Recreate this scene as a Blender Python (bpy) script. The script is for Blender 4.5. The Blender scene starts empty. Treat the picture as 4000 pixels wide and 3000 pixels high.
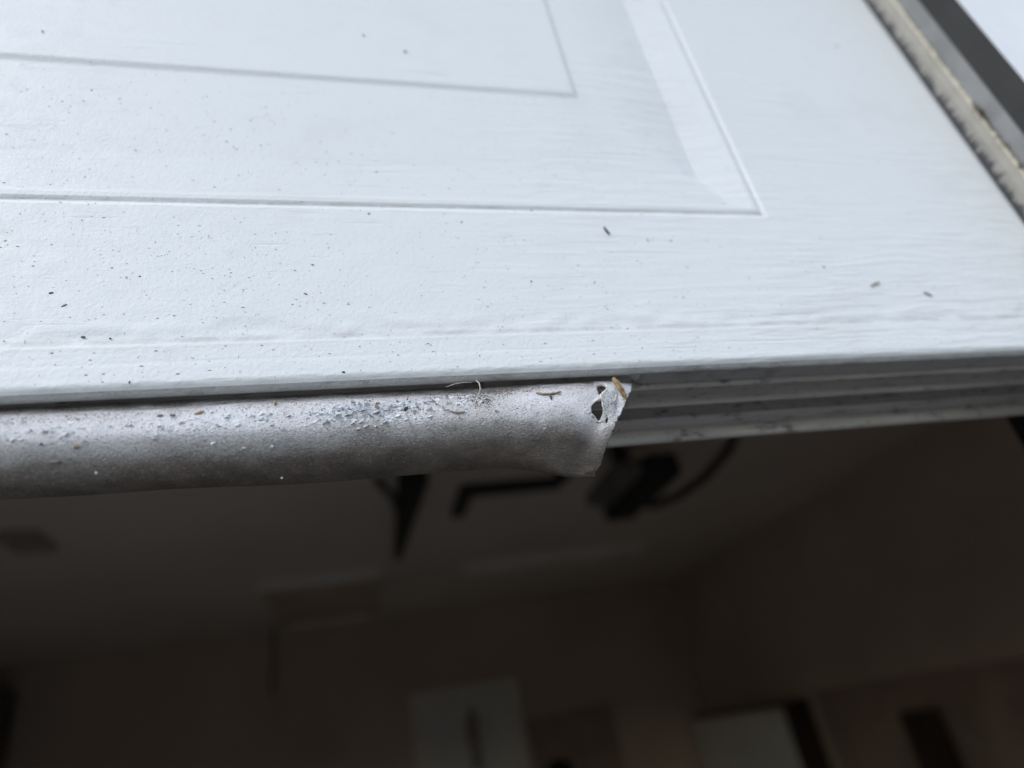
import bpy, bmesh, math, random
from mathutils import Vector, Matrix, noise
from mathutils.bvhtree import BVHTree

# ---------------------------------------------------------------- scene, camera, light
scene = bpy.context.scene
COL = scene.collection
random.seed(11)
# world axes: x along the garage door (to the right), y into the garage, z up; z = 0 is the lower edge of the door,
# which hangs 1.74 m above the floor
FLOOR = -1.74
cam_data = bpy.data.cameras.new("camera")
cam = bpy.data.objects.new("camera", cam_data)
COL.objects.link(cam)
cam_data.sensor_width = 36.0
cam_data.lens = 1400.0 / 2212.0 * 36.0
cam_data.clip_start = 0.01
cam_data.clip_end = 3000.0
r_, u_, b_ = Vector((0.966159, -0.197379, -0.16607)), Vector((0.047482, -0.496726, 0.866608)), Vector((-0.253541, -0.845166, -0.470544))
cam.matrix_world = Matrix(((r_.x, u_.x, b_.x, -0.073188), (r_.y, u_.y, b_.y, -0.24), (r_.z, u_.z, b_.z, -0.140545), (0, 0, 0, 1)))
cam_data.dof.use_dof = True
cam_data.dof.focus_distance = 0.272
cam_data.dof.aperture_fstop = 3.5
scene.camera = cam

SUN_EL, SUN_AZ = math.radians(42), math.radians(-128)     # azimuth of the light measured from +y towards +x
world = bpy.data.worlds.new("World")
scene.world = world
world.use_nodes = True
wn = world.node_tree
bg = wn.nodes["Background"]
sky = wn.nodes.new("ShaderNodeTexSky")
sky.sky_type = 'NISHITA'
sky.sun_disc = False
sky.sun_elevation = SUN_EL
sky.sun_rotation = SUN_AZ
sky.dust_density = 1.0
sky.air_density = 1.2
sky.ozone_density = 3.0
hs = wn.nodes.new("ShaderNodeHueSaturation")              # an overcast sky is paler than a clear one
hs.inputs['Saturation'].default_value = 0.72
wn.links.new(sky.outputs[0], hs.inputs['Color'])
wn.links.new(hs.outputs[0], bg.inputs[0])
bg.inputs[1].default_value = 0.13

sd = bpy.data.lights.new("sun", 'SUN')
sd.energy = 0.6
sd.angle = math.radians(35)
sd.color = (1.0, 0.96, 0.91)
sun = bpy.data.objects.new("sun", sd)
COL.objects.link(sun)
sdir = Vector((math.sin(SUN_AZ) * math.cos(SUN_EL), math.cos(SUN_AZ) * math.cos(SUN_EL), math.sin(SUN_EL)))
sun.rotation_euler = (-sdir).to_track_quat('-Z', 'Y').to_euler()

scene.view_settings.view_transform = 'Standard'
scene.view_settings.look = 'None'
scene.view_settings.exposure = 0.98
scene.view_settings.gamma = 1.0
scene.view_settings.use_curve_mapping = False
scene.cycles.max_bounces = 10
scene.cycles.diffuse_bounces = 6
scene.cycles.use_denoising = True

# ---------------------------------------------------------------- helpers
def tag(o, label=None, cat=None, group=None, kind=None):
    if label: o['label'] = label
    if cat: o['category'] = cat
    if group: o['group'] = group
    if kind: o['kind'] = kind
    return o

def empty(name, loc, label=None, cat=None, group=None):
    o = bpy.data.objects.new(name, None)
    o.empty_display_size = 0.05
    COL.objects.link(o)
    o.location = loc
    return tag(o, label, cat, group)

def mesh(name, vs, fs, mat, parent=None, smooth=False):
    me = bpy.data.meshes.new(name)
    me.from_pydata([tuple(v) for v in vs], [], fs)
    me.validate()
    me.update()
    if mat: me.materials.append(mat)
    if smooth: me.polygons.foreach_set('use_smooth', [True] * len(me.polygons))
    o = bpy.data.objects.new(name, me)
    COL.objects.link(o)
    if parent:
        o.parent = parent
        p = parent
        off = Vector((0, 0, 0))
        while p: off += p.location; p = p.parent
        o.location = -off                       # every mesh is written in world coordinates
    return o

def box_data(x0, x1, y0, y1, z0, z1, bev=0.0):
    bm = bmesh.new()
    bmesh.ops.create_cube(bm, size=1)
    for v in bm.verts:
        v.co = Vector(((x0 + x1) / 2 + v.co.x * (x1 - x0), (y0 + y1) / 2 + v.co.y * (y1 - y0), (z0 + z1) / 2 + v.co.z * (z1 - z0)))
    if bev: bmesh.ops.bevel(bm, geom=bm.edges[:], offset=bev, segments=2, affect='EDGES', profile=0.5)
    return bm

def bm_obj(name, bm, mat, parent=None, smooth=False):
    bm.normal_update()
    vs = [v.co.copy() for v in bm.verts]
    bm.verts.index_update()
    fs = [[v.index for v in f.verts] for f in bm.faces]
    bm.free()
    return mesh(name, vs, fs, mat, parent, smooth)

def box(name, x0, x1, y0, y1, z0, z1, mat, parent=None, bev=0.0):
    return bm_obj(name, box_data(x0, x1, y0, y1, z0, z1, bev), mat, parent)

def prism(name, pts, z0, z1, mat, parent=None, n=1):
    """a closed outline in (x, y), pulled up from z0 to z1"""
    k = len(pts)
    vs, fs = [], []
    for j in range(n + 1):
        z = z0 + (z1 - z0) * j / n
        vs += [(p[0], p[1], z) for p in pts]
    for j in range(n):
        for i in range(k):
            a, b = j * k + i, j * k + (i + 1) % k
            fs.append((a, b, b + k, a + k))
    fs += [tuple(range(k))[::-1], tuple(range(n * k, n * k + k))]
    return mesh(name, vs, fs, mat, parent)

def tube_data(pts, radii, seg=8, jitter=0.0):
    vs, fs = [], []
    pts = [Vector(p) for p in pts]
    for i, p in enumerate(pts):
        t = (pts[min(i + 1, len(pts) - 1)] - pts[max(i - 1, 0)]).normalized()
        a = t.cross(Vector((0.13, 0.27, 0.95))).normalized()
        b = t.cross(a)
        r = radii[i] if isinstance(radii, (list, tuple)) else radii
        for k in range(seg):
            an = 2 * math.pi * k / seg
            rr = r * (1 + random.uniform(-jitter, jitter))
            vs.append(p + a * math.cos(an) * rr + b * math.sin(an) * rr)
    for i in range(len(pts) - 1):
        for k in range(seg):
            a, b = i * seg + k, i * seg + (k + 1) % seg
            fs.append((a, b, b + seg, a + seg))
    fs.append(tuple(range(seg))[::-1])
    fs.append(tuple(range((len(pts) - 1) * seg, len(pts) * seg)))
    return vs, fs

def tube(name, pts, radii, mat, parent=None, seg=8, jitter=0.0):
    vs, fs = tube_data(pts, radii, seg, jitter)
    return mesh(name, vs, fs, mat, parent, True)

def sstep(a, b, v):
    v = min(max((v - a) / (b - a), 0), 1)
    return v * v * (3 - 2 * v)

# ---------------------------------------------------------------- materials
class M:
    def __init__(s, name):
        s.m = bpy.data.materials.new(name)
        s.m.use_nodes = True
        s.t = s.m.node_tree
        s.b = s.t.nodes['Principled BSDF']
        s.geo = None
    def coord(s, scale=(1, 1, 1), rot=(0, 0, 0)):
        if not s.geo: s.geo = s.t.nodes.new('ShaderNodeNewGeometry')   # world position: the door does not move
        mp = s.t.nodes.new('ShaderNodeMapping')
        mp.inputs['Scale'].default_value = scale
        mp.inputs['Rotation'].default_value = rot
        s.t.links.new(s.geo.outputs['Position'], mp.inputs[0])
        return mp.outputs[0]
    def noise(s, scale, detail=3, rough=0.5, stretch=(1, 1, 1), rot=(0, 0, 0), dist=0.0):
        n = s.t.nodes.new('ShaderNodeTexNoise')
        n.inputs['Scale'].default_value = scale
        n.inputs['Detail'].default_value = detail
        n.inputs['Roughness'].default_value = rough
        n.inputs['Distortion'].default_value = dist
        s.t.links.new(s.coord(stretch, rot), n.inputs['Vector'])
        return n.outputs[0]
    def vor(s, scale, stretch=(1, 1, 1), rnd=1.0):
        n = s.t.nodes.new('ShaderNodeTexVoronoi')
        n.inputs['Scale'].default_value = scale
        n.inputs['Randomness'].default_value = rnd
        s.t.links.new(s.coord(stretch), n.inputs['Vector'])
        return n.outputs['Distance']
    def axis(s, i):
        if not s.geo: s.coord()
        x = s.t.nodes.new('ShaderNodeSeparateXYZ')
        s.t.links.new(s.geo.outputs['Position'], x.inputs[0])
        return x.outputs[i]
    def ramp(s, src, a, b, lo=0.0, hi=1.0):
        n = s.t.nodes.new('ShaderNodeMapRange')
        n.interpolation_type = 'SMOOTHSTEP'
        for k, v in zip(('From Min', 'From Max', 'To Min', 'To Max'), (a, b, lo, hi)): n.inputs[k].default_value = v
        s.t.links.new(src, n.inputs['Value'])
        return n.outputs[0]
    def math(s, op, a, b):
        n = s.t.nodes.new('ShaderNodeMath')
        n.operation = op
        for i, v in enumerate((a, b)):
            if isinstance(v, (int, float)): n.inputs[i].default_value = v
            else: s.t.links.new(v, n.inputs[i])
        return n.outputs[0]
    def mix(s, fac, a, b):
        n = s.t.nodes.new('ShaderNodeMix')
        n.data_type = 'RGBA'
        if isinstance(fac, (int, float)): n.inputs[0].default_value = fac
        else: s.t.links.new(fac, n.inputs[0])
        for i, v in ((6, a), (7, b)):
            if isinstance(v, tuple): n.inputs[i].default_value = (*v, 1) if len(v) == 3 else v
            else: s.t.links.new(v, n.inputs[i])
        return n.outputs[2]
    def color(s, v):
        if isinstance(v, tuple): s.b.inputs['Base Color'].default_value = (*v, 1)
        else: s.t.links.new(v, s.b.inputs['Base Color'])
        return s
    def rough(s, v):
        if isinstance(v, (int, float)): s.b.inputs['Roughness'].default_value = v
        else: s.t.links.new(v, s.b.inputs['Roughness'])
        return s
    def spec(s, v): s.b.inputs['Specular IOR Level'].default_value = v; return s
    def metal(s, v): s.b.inputs['Metallic'].default_value = v; return s
    def bump(s, items):
        prev = None
        for h, dist, strength in items:
            n = s.t.nodes.new('ShaderNodeBump')
            n.inputs['Distance'].default_value = dist
            n.inputs['Strength'].default_value = strength
            s.t.links.new(h, n.inputs['Height'])
            if prev: s.t.links.new(prev, n.inputs['Normal'])
            prev = n.outputs[0]
        s.t.links.new(prev, s.b.inputs['Normal'])
        return s

def plain(name, col, rough=0.6, var=0.12, scale=8, spec=0.5, bump=0.0, metal=0.0):
    m = M(name)
    n = m.noise(scale, 4)
    dark = tuple(c * (1 - var) for c in col)
    m.color(m.mix(m.ramp(n, 0.3, 0.7), dark, col)).rough(rough).spec(spec).metal(metal)
    if bump: m.bump([(m.noise(scale * 12, 3), bump, 0.6)])
    return m.m

# white enamel of the door: orange peel, embossed wood grain in dashes, thin grime
def door_paint():
    m = M('door_enamel')
    grain = m.noise(1.0, 4, 0.6, (16, 40, 330), dist=0.4)
    dash = m.ramp(grain, 0.56, 0.72)
    where = m.ramp(m.noise(1.0, 2, 0.5, (10, 10, 18)), 0.45, 0.66)
    grain_h = m.math('MULTIPLY', m.math('MULTIPLY', dash, where), -1.0)
    fine = m.noise(1100, 2, 0.6)
    peel = m.noise(480, 2, 0.5)
    wav = m.noise(45, 2, 0.5)
    lines = m.ramp(m.noise(1.0, 3, 0.55, (20, 20, 230), dist=0.7), 0.40, 0.62)
    lw = m.ramp(m.noise(1.0, 2, 0.5, (5, 5, 6)), 0.35, 0.60, 0.25, 1.0)
    lines = m.math('MULTIPLY', m.math('MULTIPLY', lines, lw), m.ramp(m.axis(0), -0.08, 0.16, 0.12, 1.0))
    grime = m.ramp(m.noise(1.0, 5, 0.7, (40, 40, 110)), 0.56, 0.80, 0, 0.30)
    c = m.mix(grime, (0.795, 0.805, 0.79), (0.60, 0.575, 0.53))
    smudge = m.ramp(m.noise(1.0, 4, 0.65, (9, 9, 14)), 0.50, 0.75, 0, 0.16)
    c = m.mix(smudge, c, (0.52, 0.50, 0.46))
    # patchy dark line for the groove's shade painted in; the hem ripple is darkened too
    for z0, w in ((0.0980, 0.0018), (0.0210, 0.0030)):
        near = m.ramp(m.math('ABSOLUTE', m.math('SUBTRACT', m.axis(2), z0), 0), 0, w, 1, 0)
        if z0 > 0.05: near = m.math('MULTIPLY', near, m.ramp(m.axis(0), 0.1685, 0.1700, 1, 0))
        c = m.mix(m.math('MULTIPLY', near, m.ramp(m.noise(1.0, 5, 0.7, (60, 60, 200)), 0.35, 0.65, 0.08, 0.45)), c, (0.36, 0.33, 0.30))
    # fine pepper of dirt
    sp = m.ramp(m.noise(1.0, 3, 0.7, (420, 420, 900)), 0.67, 0.75, 0, 0.45)
    c = m.mix(sp, c, (0.40, 0.38, 0.36))
    m.color(c).rough(m.ramp(m.noise(120, 3), 0.3, 0.7, 0.46, 0.62)).spec(0.45)
    m.bump([(grain_h, 0.0007, 0.38), (lines, 0.0006, 0.42), (wav, 0.0012, 0.12), (peel, 0.0004, 0.5), (fine, 0.00025, 0.5)])
    return m.m

# grimy lip and underside: the same enamel, dusty and pitted, underside shade painted in
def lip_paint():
    m = M('dusty_shaded_enamel')
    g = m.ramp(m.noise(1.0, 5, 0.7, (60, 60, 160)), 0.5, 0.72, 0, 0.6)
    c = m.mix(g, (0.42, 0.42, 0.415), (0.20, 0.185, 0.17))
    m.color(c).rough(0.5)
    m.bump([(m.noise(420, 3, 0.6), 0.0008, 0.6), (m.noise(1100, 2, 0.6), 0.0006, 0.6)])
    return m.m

def vinyl():
    m = M('weathered_vinyl')
    big = m.noise(1.0, 5, 0.65, (28, 28, 60))
    # white overspray on the front; the shaded underside is painted in as darker rubber
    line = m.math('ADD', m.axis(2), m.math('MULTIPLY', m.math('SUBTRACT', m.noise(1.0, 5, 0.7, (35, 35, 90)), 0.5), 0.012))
    line = m.math('SUBTRACT', line, m.ramp(m.axis(0), 0.020, 0.036, 0, -0.007))  # light on the turned cut edge, painted as a pale strip
    paint = m.ramp(line, -0.0345, -0.0215)  # fades from the lit front to the shaded underside
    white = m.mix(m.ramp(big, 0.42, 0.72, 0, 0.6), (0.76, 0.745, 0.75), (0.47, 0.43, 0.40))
    bare = m.mix(m.ramp(m.noise(1.0, 5, 0.7, (50, 50, 120)), 0.35, 0.75), (0.095, 0.078, 0.064), (0.24, 0.20, 0.165))  # dark tone carries the underside's shade
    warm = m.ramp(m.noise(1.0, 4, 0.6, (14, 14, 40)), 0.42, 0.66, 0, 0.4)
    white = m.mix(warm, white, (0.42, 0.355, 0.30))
    c = m.mix(paint, bare, white)  # overspray mask and rubber tone both carry the underside's shade
    # brown soil in streaks high in the gap, with the lip's shade painted in
    soil = m.math('MULTIPLY', m.ramp(m.axis(2), -0.0135, -0.006), m.ramp(m.noise(1.0, 5, 0.7, (90, 90, 220)), 0.38, 0.60, 0.25, 1))  # soil mask also carries the lip's shade
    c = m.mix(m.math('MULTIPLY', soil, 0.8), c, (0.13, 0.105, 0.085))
    spk = m.ramp(m.noise(1.0, 3, 0.75, (520, 520, 800)), 0.62, 0.70, 0, 0.6)
    c = m.mix(spk, c, (0.16, 0.14, 0.125))
    up = m.ramp(m.noise(1.0, 3, 0.8, (800, 900, 1300)), 0.55, 0.64, 0, 0.65)  # sparkle of the grain painted as pale flecks
    c = m.mix(m.math('MULTIPLY', up, m.ramp(m.axis(2), -0.038, -0.024, 0.05, 1)), c, (0.80, 0.80, 0.80))
    dn = m.ramp(m.noise(1.0, 3, 0.8, (850, 900, 1500)), 0.55, 0.66, 0, 0.6)
    c = m.mix(dn, c, (0.09, 0.075, 0.062))
    m.color(c).rough(m.ramp(m.noise(600, 3), 0.3, 0.7, 0.26, 0.42)).spec(0.8)
    m.bump([(m.noise(60, 3), 0.0012, 0.3), (m.noise(1.0, 3, 0.65, (900, 1250, 1350)), 0.0008, 0.8), (m.noise(2200, 2, 0.6), 0.0005, 0.6)])
    return m.m

def retainer_mat():
    m = M('dirty_aluminium')
    st = m.noise(1.0, 5, 0.7, (14, 260, 260))
    spots = m.ramp(m.noise(1.0, 4, 0.7, (70, 200, 200)), 0.54, 0.68, 0, 0.75)
    c = m.mix(m.ramp(st, 0.35, 0.7, 0, 0.5), (0.56, 0.54, 0.51), (0.32, 0.305, 0.285))
    c = m.mix(spots, c, (0.06, 0.052, 0.045))
    m.color(c).rough(0.34).metal(0.3)
    m.bump([(m.noise(1.0, 4, 0.6, (40, 700, 700)), 0.0004, 0.4)])
    return m.m

def strip_mat():
    m = M('stained_vinyl_strip')
    # darker towards the line where the strip touches the door (y = 0), jagged teeth
    teeth = m.noise(1.0, 4, 0.75, (20, 20, 190), dist=0.6)
    edge = m.math('ADD', m.axis(1), m.math('MULTIPLY', m.math('SUBTRACT', teeth, 0.5), 0.021))
    k = m.ramp(edge, -0.0068, -0.0034)
    c = m.mix(m.ramp(m.noise(60, 4), 0.35, 0.7, 0, 0.5), (0.30, 0.285, 0.25), (0.21, 0.20, 0.165))
    c = m.mix(k, c, (0.035, 0.038, 0.042))
    m.color(c).rough(0.55)
    m.bump([(m.noise(350, 3), 0.0004, 0.5)])
    return m.m

def bead_mat():
    m = M('yellowed_bead')
    c = m.mix(m.ramp(m.noise(1.0, 4, 0.7, (200, 200, 150)), 0.5, 0.72, 0, 0.55), (0.60, 0.55, 0.42), (0.26, 0.21, 0.13))
    m.color(c).rough(0.5)
    return m.m

MAT = dict(
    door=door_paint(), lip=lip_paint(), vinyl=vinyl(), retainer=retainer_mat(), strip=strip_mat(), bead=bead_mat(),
    inner=plain('unlit_seal_inside', (0.008, 0.008, 0.009), 0.8, 0.3, 80, spec=0.2),  # black stands in for the unlit hollow of the seal
    dimgrey=plain('dim_grey_paint', (0.16, 0.15, 0.14), 0.7, 0.3, 8, spec=0.2),
    midroom=plain('stained_board', (0.42, 0.37, 0.33), 0.85, 0.3, 8, spec=0.2),
    soil=plain('brown_soil', (0.13, 0.105, 0.085), 0.9, 0.5, 300, spec=0.2),
    stop=plain('grey_stop_paint', (0.25, 0.255, 0.25), 0.5, 0.25, 40, bump=0.0003),
    darktrim=plain('dark_reveal', (0.036, 0.035, 0.034), 0.6, 0.2, 30, spec=0.3),  # near-black tone of the reveal
    wall=plain('white_wall_paint', (0.86, 0.86, 0.86), 0.7, 0.05, 20, bump=0.0005),
    room=plain('garage_wall_board', (0.63, 0.52, 0.42), 0.85, 0.15, 1.3, spec=0.2),
    ceil=plain('garage_ceiling_board', (0.75, 0.67, 0.60), 0.9, 0.12, 0.9, spec=0.2),
    floor=plain('garage_concrete', (0.46, 0.43, 0.385), 0.8, 0.2, 2.0, spec=0.3, bump=0.002),
    concrete=plain('driveway_concrete', (0.15, 0.145, 0.14), 0.85, 0.2, 5, spec=0.3, bump=0.002),
    asphalt=plain('dark_asphalt', (0.05, 0.05, 0.051), 0.9, 0.3, 6, spec=0.3, bump=0.004),
    black=plain('black_steel', (0.022, 0.021, 0.021), 0.65, 0.2, 20, spec=0.3),
    trimwhite=plain('soft_white_trim', (0.80, 0.76, 0.70), 0.6, 0.08, 5),
    cab=plain('pale_cabinet_paint', (0.80, 0.79, 0.72), 0.6, 0.08, 5),
    redbrown=plain('reddish_board', (0.40, 0.31, 0.255), 0.8, 0.2, 4, spec=0.2),
    darkwood=plain('dark_wood', (0.05, 0.03, 0.02), 0.7, 0.3, 9),
    paint=plain('peeled_paint', (0.80, 0.81, 0.83), 0.5, 0.25, 300),
    torn=plain('pale_torn_vinyl', (0.80, 0.78, 0.70), 0.6, 0.35, 600),
    leaf=plain('dry_leaf', (0.42, 0.27, 0.13), 0.7, 0.5, 500, bump=0.0003),
    twig=plain('dry_twig', (0.40, 0.30, 0.18), 0.8, 0.45, 600, bump=0.0002),
    grass=plain('dead_grass', (0.55, 0.52, 0.44), 0.7, 0.25, 300),
    speck=plain('dirt_speck', (0.26, 0.235, 0.215), 0.9, 0.4, 300, spec=0.2),
    dark=plain('black_grit', (0.09, 0.09, 0.095), 0.9, 0.3, 300, spec=0.2),
    tan=plain('tan_grit', (0.40, 0.29, 0.17), 0.9, 0.3, 300, spec=0.2),
    chalk=plain('white_grit', (0.75, 0.74, 0.70), 0.8, 0.1, 300),
)

# ---------------------------------------------------------------- ground, driveway, garage shell
tag(mesh('ground', [(-600, -600, FLOOR - 0.012), (600, -600, FLOOR - 0.012), (600, 600, FLOOR - 0.012), (-600, 600, FLOOR - 0.012)], [(0, 1, 2, 3)], MAT['asphalt']), kind='structure')
tag(mesh('driveway', [(-3.0, -8, FLOOR - 0.006), (3.2, -8, FLOOR - 0.006), (3.2, -0.05, FLOOR - 0.006), (-3.0, -0.05, FLOOR - 0.006)], [(0, 1, 2, 3)], MAT['concrete']), kind='structure')
tag(box('garage_floor', -3.0, 3.07, -0.05, 6.0, FLOOR - 0.15, FLOOR, MAT['floor']), kind='structure')
CEIL = 0.96
tag(box('ceiling', -3.1, 3.17, 0.1, 6.1, CEIL, CEIL + 0.1, MAT['ceil']), kind='structure')
tag(box('back_wall', -3.1, 3.17, 6.0, 6.1, FLOOR, CEIL, MAT['room']), kind='structure')
tag(box('right_wall', 3.07, 3.17, 0.1, 6.0, FLOOR, CEIL, MAT['room']), kind='structure')
tag(box('left_wall', -3.1, -3.0, 0.1, 6.0, FLOOR, CEIL, MAT['room']), kind='structure')
fw = empty('front_wall', (0.37, -0.0453, FLOOR), 'white outside wall face beyond the dark trim strip in the upper right corner', 'wall')
box('right_wall_face', 0.3708, 3.17, -0.0453, -0.0275, FLOOR, 1.3, MAT['wall'], fw)
box('right_wall_core', 0.47, 3.17, -0.0275, 0.1, FLOOR, 1.3, MAT['wall'], fw)
box('left_wall_face', -3.1, -2.40, -0.0453, 0.1, FLOOR, 1.3, MAT['wall'], fw)
box('lintel', -2.40, 0.3708, -0.0453, -0.004, 0.47, 1.3, MAT['wall'], fw)
box('lintel_core', -2.40, 0.47, 0.07, 0.1, 0.85, 1.3, MAT['wall'], fw)

# door frame on the right: dirty vinyl strip, yellowed bead, grey stop, dark reveal
ZT = 0.47
fr = empty('door_stop', (0.366, -0.01, FLOOR), 'grey door stop with grimy vinyl strip and yellowed bead along right edge of door', 'door stop')
prism('vinyl_strip', [(0.3620, -0.0003), (0.3624, -0.0040), (0.3634, -0.0095), (0.3660, -0.0146), (0.3678, -0.0146), (0.3650, -0.0090), (0.3640, -0.0040), (0.3636, -0.0003)], FLOOR, ZT, MAT['strip'], fr)
zs = [FLOOR] + [-0.1 + 0.57 * i / 180 for i in range(181)]
vs, fs = tube_data([(0.3658 + 0.0002 * noise.noise(Vector((z * 400, 3, 0))), -0.0152, z) for z in zs],
                   [0.0011 * (1 + (0.55 * noise.noise(Vector((z * 330, 0, 0))) if z < 0.25 else 0)) for z in zs], 10)
mesh('yellowed_bead', vs, fs, MAT['bead'], fr, True)
prism('stop_board', [(0.3667, -0.0160), (0.3671, -0.0168), (0.3684, -0.0272), (0.40, -0.0272), (0.40, -0.0030), (0.3690, -0.0030), (0.3690, -0.0140)], FLOOR, ZT, MAT['stop'], fr)
dt = prism('reveal_board', [(0.3686, -0.0274), (0.3706, -0.0450), (0.3706, -0.0274)], FLOOR, ZT, MAT['darktrim'])
tag(dt, 'dark strip between the grey door stop and the white wall', 'trim')
crumbs = []
rg = random.Random(4)
vs, fs = [], []
for i in range(260):
    z = rg.choice([rg.uniform(0.10, 0.19), rg.uniform(0.06, 0.3), rg.gauss(0.178, 0.006)])
    c = Vector((0.3652 + rg.gauss(0, 0.0005), -0.0168 + rg.gauss(0, 0.0007), z))
    r = rg.uniform(0.0003, 0.0010)
    k = len(vs)
    for d in ((1, 0, 0), (-1, 0, 0), (0, 1, 0), (0, -1, 0), (0, 0, 1), (0, 0, -1)):
        vs.append(c + Vector(d) * r * rg.uniform(0.6, 1.3))
    fs += [(k + a, k + b, k + e) for a, b, e in ((0, 2, 4), (2, 1, 4), (1, 3, 4), (3, 0, 4), (2, 0, 5), (1, 2, 5), (3, 1, 5), (0, 3, 5))]
tag(mesh('crumbs', vs, fs, MAT['soil']), 'brown crumbs of debris caught along the yellowed bead of the door stop', 'debris', kind='stuff')

# ---------------------------------------------------------------- the garage door
X0, X1 = -2.385, 0.385
DT = 0.0500                                     # section thickness
door = empty('garage_door', (-1.0, 0.0, 0.0), 'white raised panel garage door hanging half open above the dark garage', 'garage door')
PR = [(0.0, 0.0), (0.0006, 0.0001), (0.0014, 0.0004), (0.0024, 0.0008), (0.0031, 0.0008), (0.0052, -0.0001), (0.0076, -0.0002), (0.0095, 0.0001),
      (0.0330, 0.0034), (0.0340, 0.00345), (0.0352, 0.0033), (0.0420, 0.0025), (0.0500, 0.0017), (0.0590, 0.0010), (0.0690, 0.0004), (0.0790, 0.0000),
      (0.0940, -0.0001), (0.0955, -0.0002), (0.0965, -0.0005), (0.0985, -0.0012), (0.0996, -0.0014), (0.1020, -0.0014)]

def panel_rect(vs, fs, x0, x1, z0, z1):
    base = len(vs)
    for d, y in PR:
        h = y * 0.12 if 0.0090 < d < 0.0900 else y * (0.9 if d <= 0.0090 else 1)      # the stamping is shallower along the long sides
        c = d + 0.012
        vs += [(x0 + d, y, z0 + d), (x0 + c, h, z0 + d), (x1 - c, h, z0 + d), (x1 - d, y, z0 + d),
               (x1 - d, y, z1 - d), (x1 - c, h, z1 - d), (x0 + c, h, z1 - d), (x0 + d, y, z1 - d)]
    for j in range(len(PR) - 1):
        for i in range(8):
            a, b = base + j * 8 + i, base + j * 8 + (i + 1) % 8
            fs.append((a, b, b + 8, a + 8))
    k = base + (len(PR) - 1) * 8
    fs.append(tuple(range(k, k + 8)))

PX = [(-2.16, -1.06), (-0.95, 0.1703)]
PZ0, PZ1 = 0.0945, 0.440
HS = 0.533

def skin(z_rail):
    """flat stiles and rails plus the stamped panels; the bottom rail below z_rail is left to the finer mesh"""
    vs, fs = [], []
    def q(x0, x1, z0, z1):
        k = len(vs)
        vs.extend([(x0, 0, z0), (x1, 0, z0), (x1, 0, z1), (x0, 0, z1)])
        fs.append((k, k + 1, k + 2, k + 3))
    q(X0, PX[0][0], z_rail, HS); q(PX[0][1], PX[1][0], z_rail, HS); q(PX[1][1], X1, z_rail, HS)
    for a, b in PX:
        if z_rail < PZ0: q(a, b, z_rail, PZ0)
        q(a, b, PZ1, HS)
        panel_rect(vs, fs, a, b, PZ0, PZ1)
    return vs, fs

sec = empty('door_section', (-1.0, 0.0, 0.0))
sec.parent = door; sec.location = (0, 0, 0)
bpy.data.objects.remove(sec)
vs, fs = skin(PZ0)
lower = mesh('door_section', vs, fs, MAT['door'], door)

# bottom rail and rolled lip, fine mesh: profile (z, y) pulled along x with small dents
prof = []
z = PZ0
while z > 0.0301: prof.append((z, 0.0)); z -= 0.0016
prof += [(0.0290, 0), (0.0275, 0), (0.0262, 0.00005), (0.0250, 0.0001), (0.0238, 0.00015), (0.0226, 0.0001), (0.0214, 0), (0.0202, -0.0000), (0.0192, -0.0002), (0.0186, -0.00036),
         (0.0180, -0.00036), (0.0176, -0.00033), (0.0165, -0.0003), (0.0150, -0.0003), (0.0135, -0.0003), (0.0120, -0.0003), (0.0109, -0.00032), (0.0104, -0.00026), (0.0099, -0.00036),
         (0.0085, -0.0004), (0.0070, -0.0004), (0.0055, -0.0004), (0.0042, -0.0004), (0.0030, -0.0004), (0.0024, -0.0004), (0.0020, -0.00037), (0.0016, -0.00030), (0.0012, -0.00018), (0.0007, 0.00003), (0.0002, 0.00035), (-0.0003, 0.00072), (-0.0008, 0.0011), (-0.0013, 0.0015), (-0.0019, 0.0019), (-0.0024, 0.0023), (-0.0028, 0.0028), (-0.0030, 0.0032), (-0.0030, 0.0036), (-0.0028, 0.0042), (-0.0028, 0.0046), (-0.0028, 0.0138)]
xs = [X0 + 0.04 * i for i in range(int((-0.26 - X0) / 0.04))] + [-0.26 + 0.0016 * i for i in range(int((X1 + 0.26) / 0.0016) + 1)] + [X1]
vs, fs = [], []
for x in xs:
    fine = 1.0 if x > -0.27 else 0.0
    for pi, (z, y) in enumerate(prof):
        d = 0.0
        if pi >= len(prof) - 2: z += 0.0060 * (1 - sstep(0.060, 0.067, x))       # open slot above the seal
        if fine:
            d += 0.00010 * noise.noise(Vector((x * 60, z * 120, 0)))
            if 0.019 < z < 0.032:                # ripple where the skin is rolled to the hem
                w = math.sin((z - 0.019) / 0.013 * math.pi)
                d += w * 0.0008 * noise.noise(Vector((x * 26, z * 90, 4))) + w * 0.0004 * noise.noise(Vector((x * 110, z * 160, 9)))
            if z < 0.002:
                d += 0.00022 * noise.noise(Vector((x * 170, z * 300, 2)))
        vs.append((x, y + d, z + (0.35 * d if z < 0 else 0)))
n = len(prof)
for i in range(len(xs) - 1):
    for j in range(n - 1):
        a = i * n + j
        fs.append((a, a + 1, a + n + 1, a + n))
rail = mesh('bottom_rail', vs, [f[::-1] for f in fs], MAT['door'], door, True)
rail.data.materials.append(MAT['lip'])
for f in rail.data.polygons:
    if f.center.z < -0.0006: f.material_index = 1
rail['label'] = 'bottom rail with speckled dirt and a rolled grey lip'

# inside face and the end of the lower section
box('section_back', X0, X1, 0.012, DT, 0.0043, HS, MAT['lip'], door)
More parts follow.
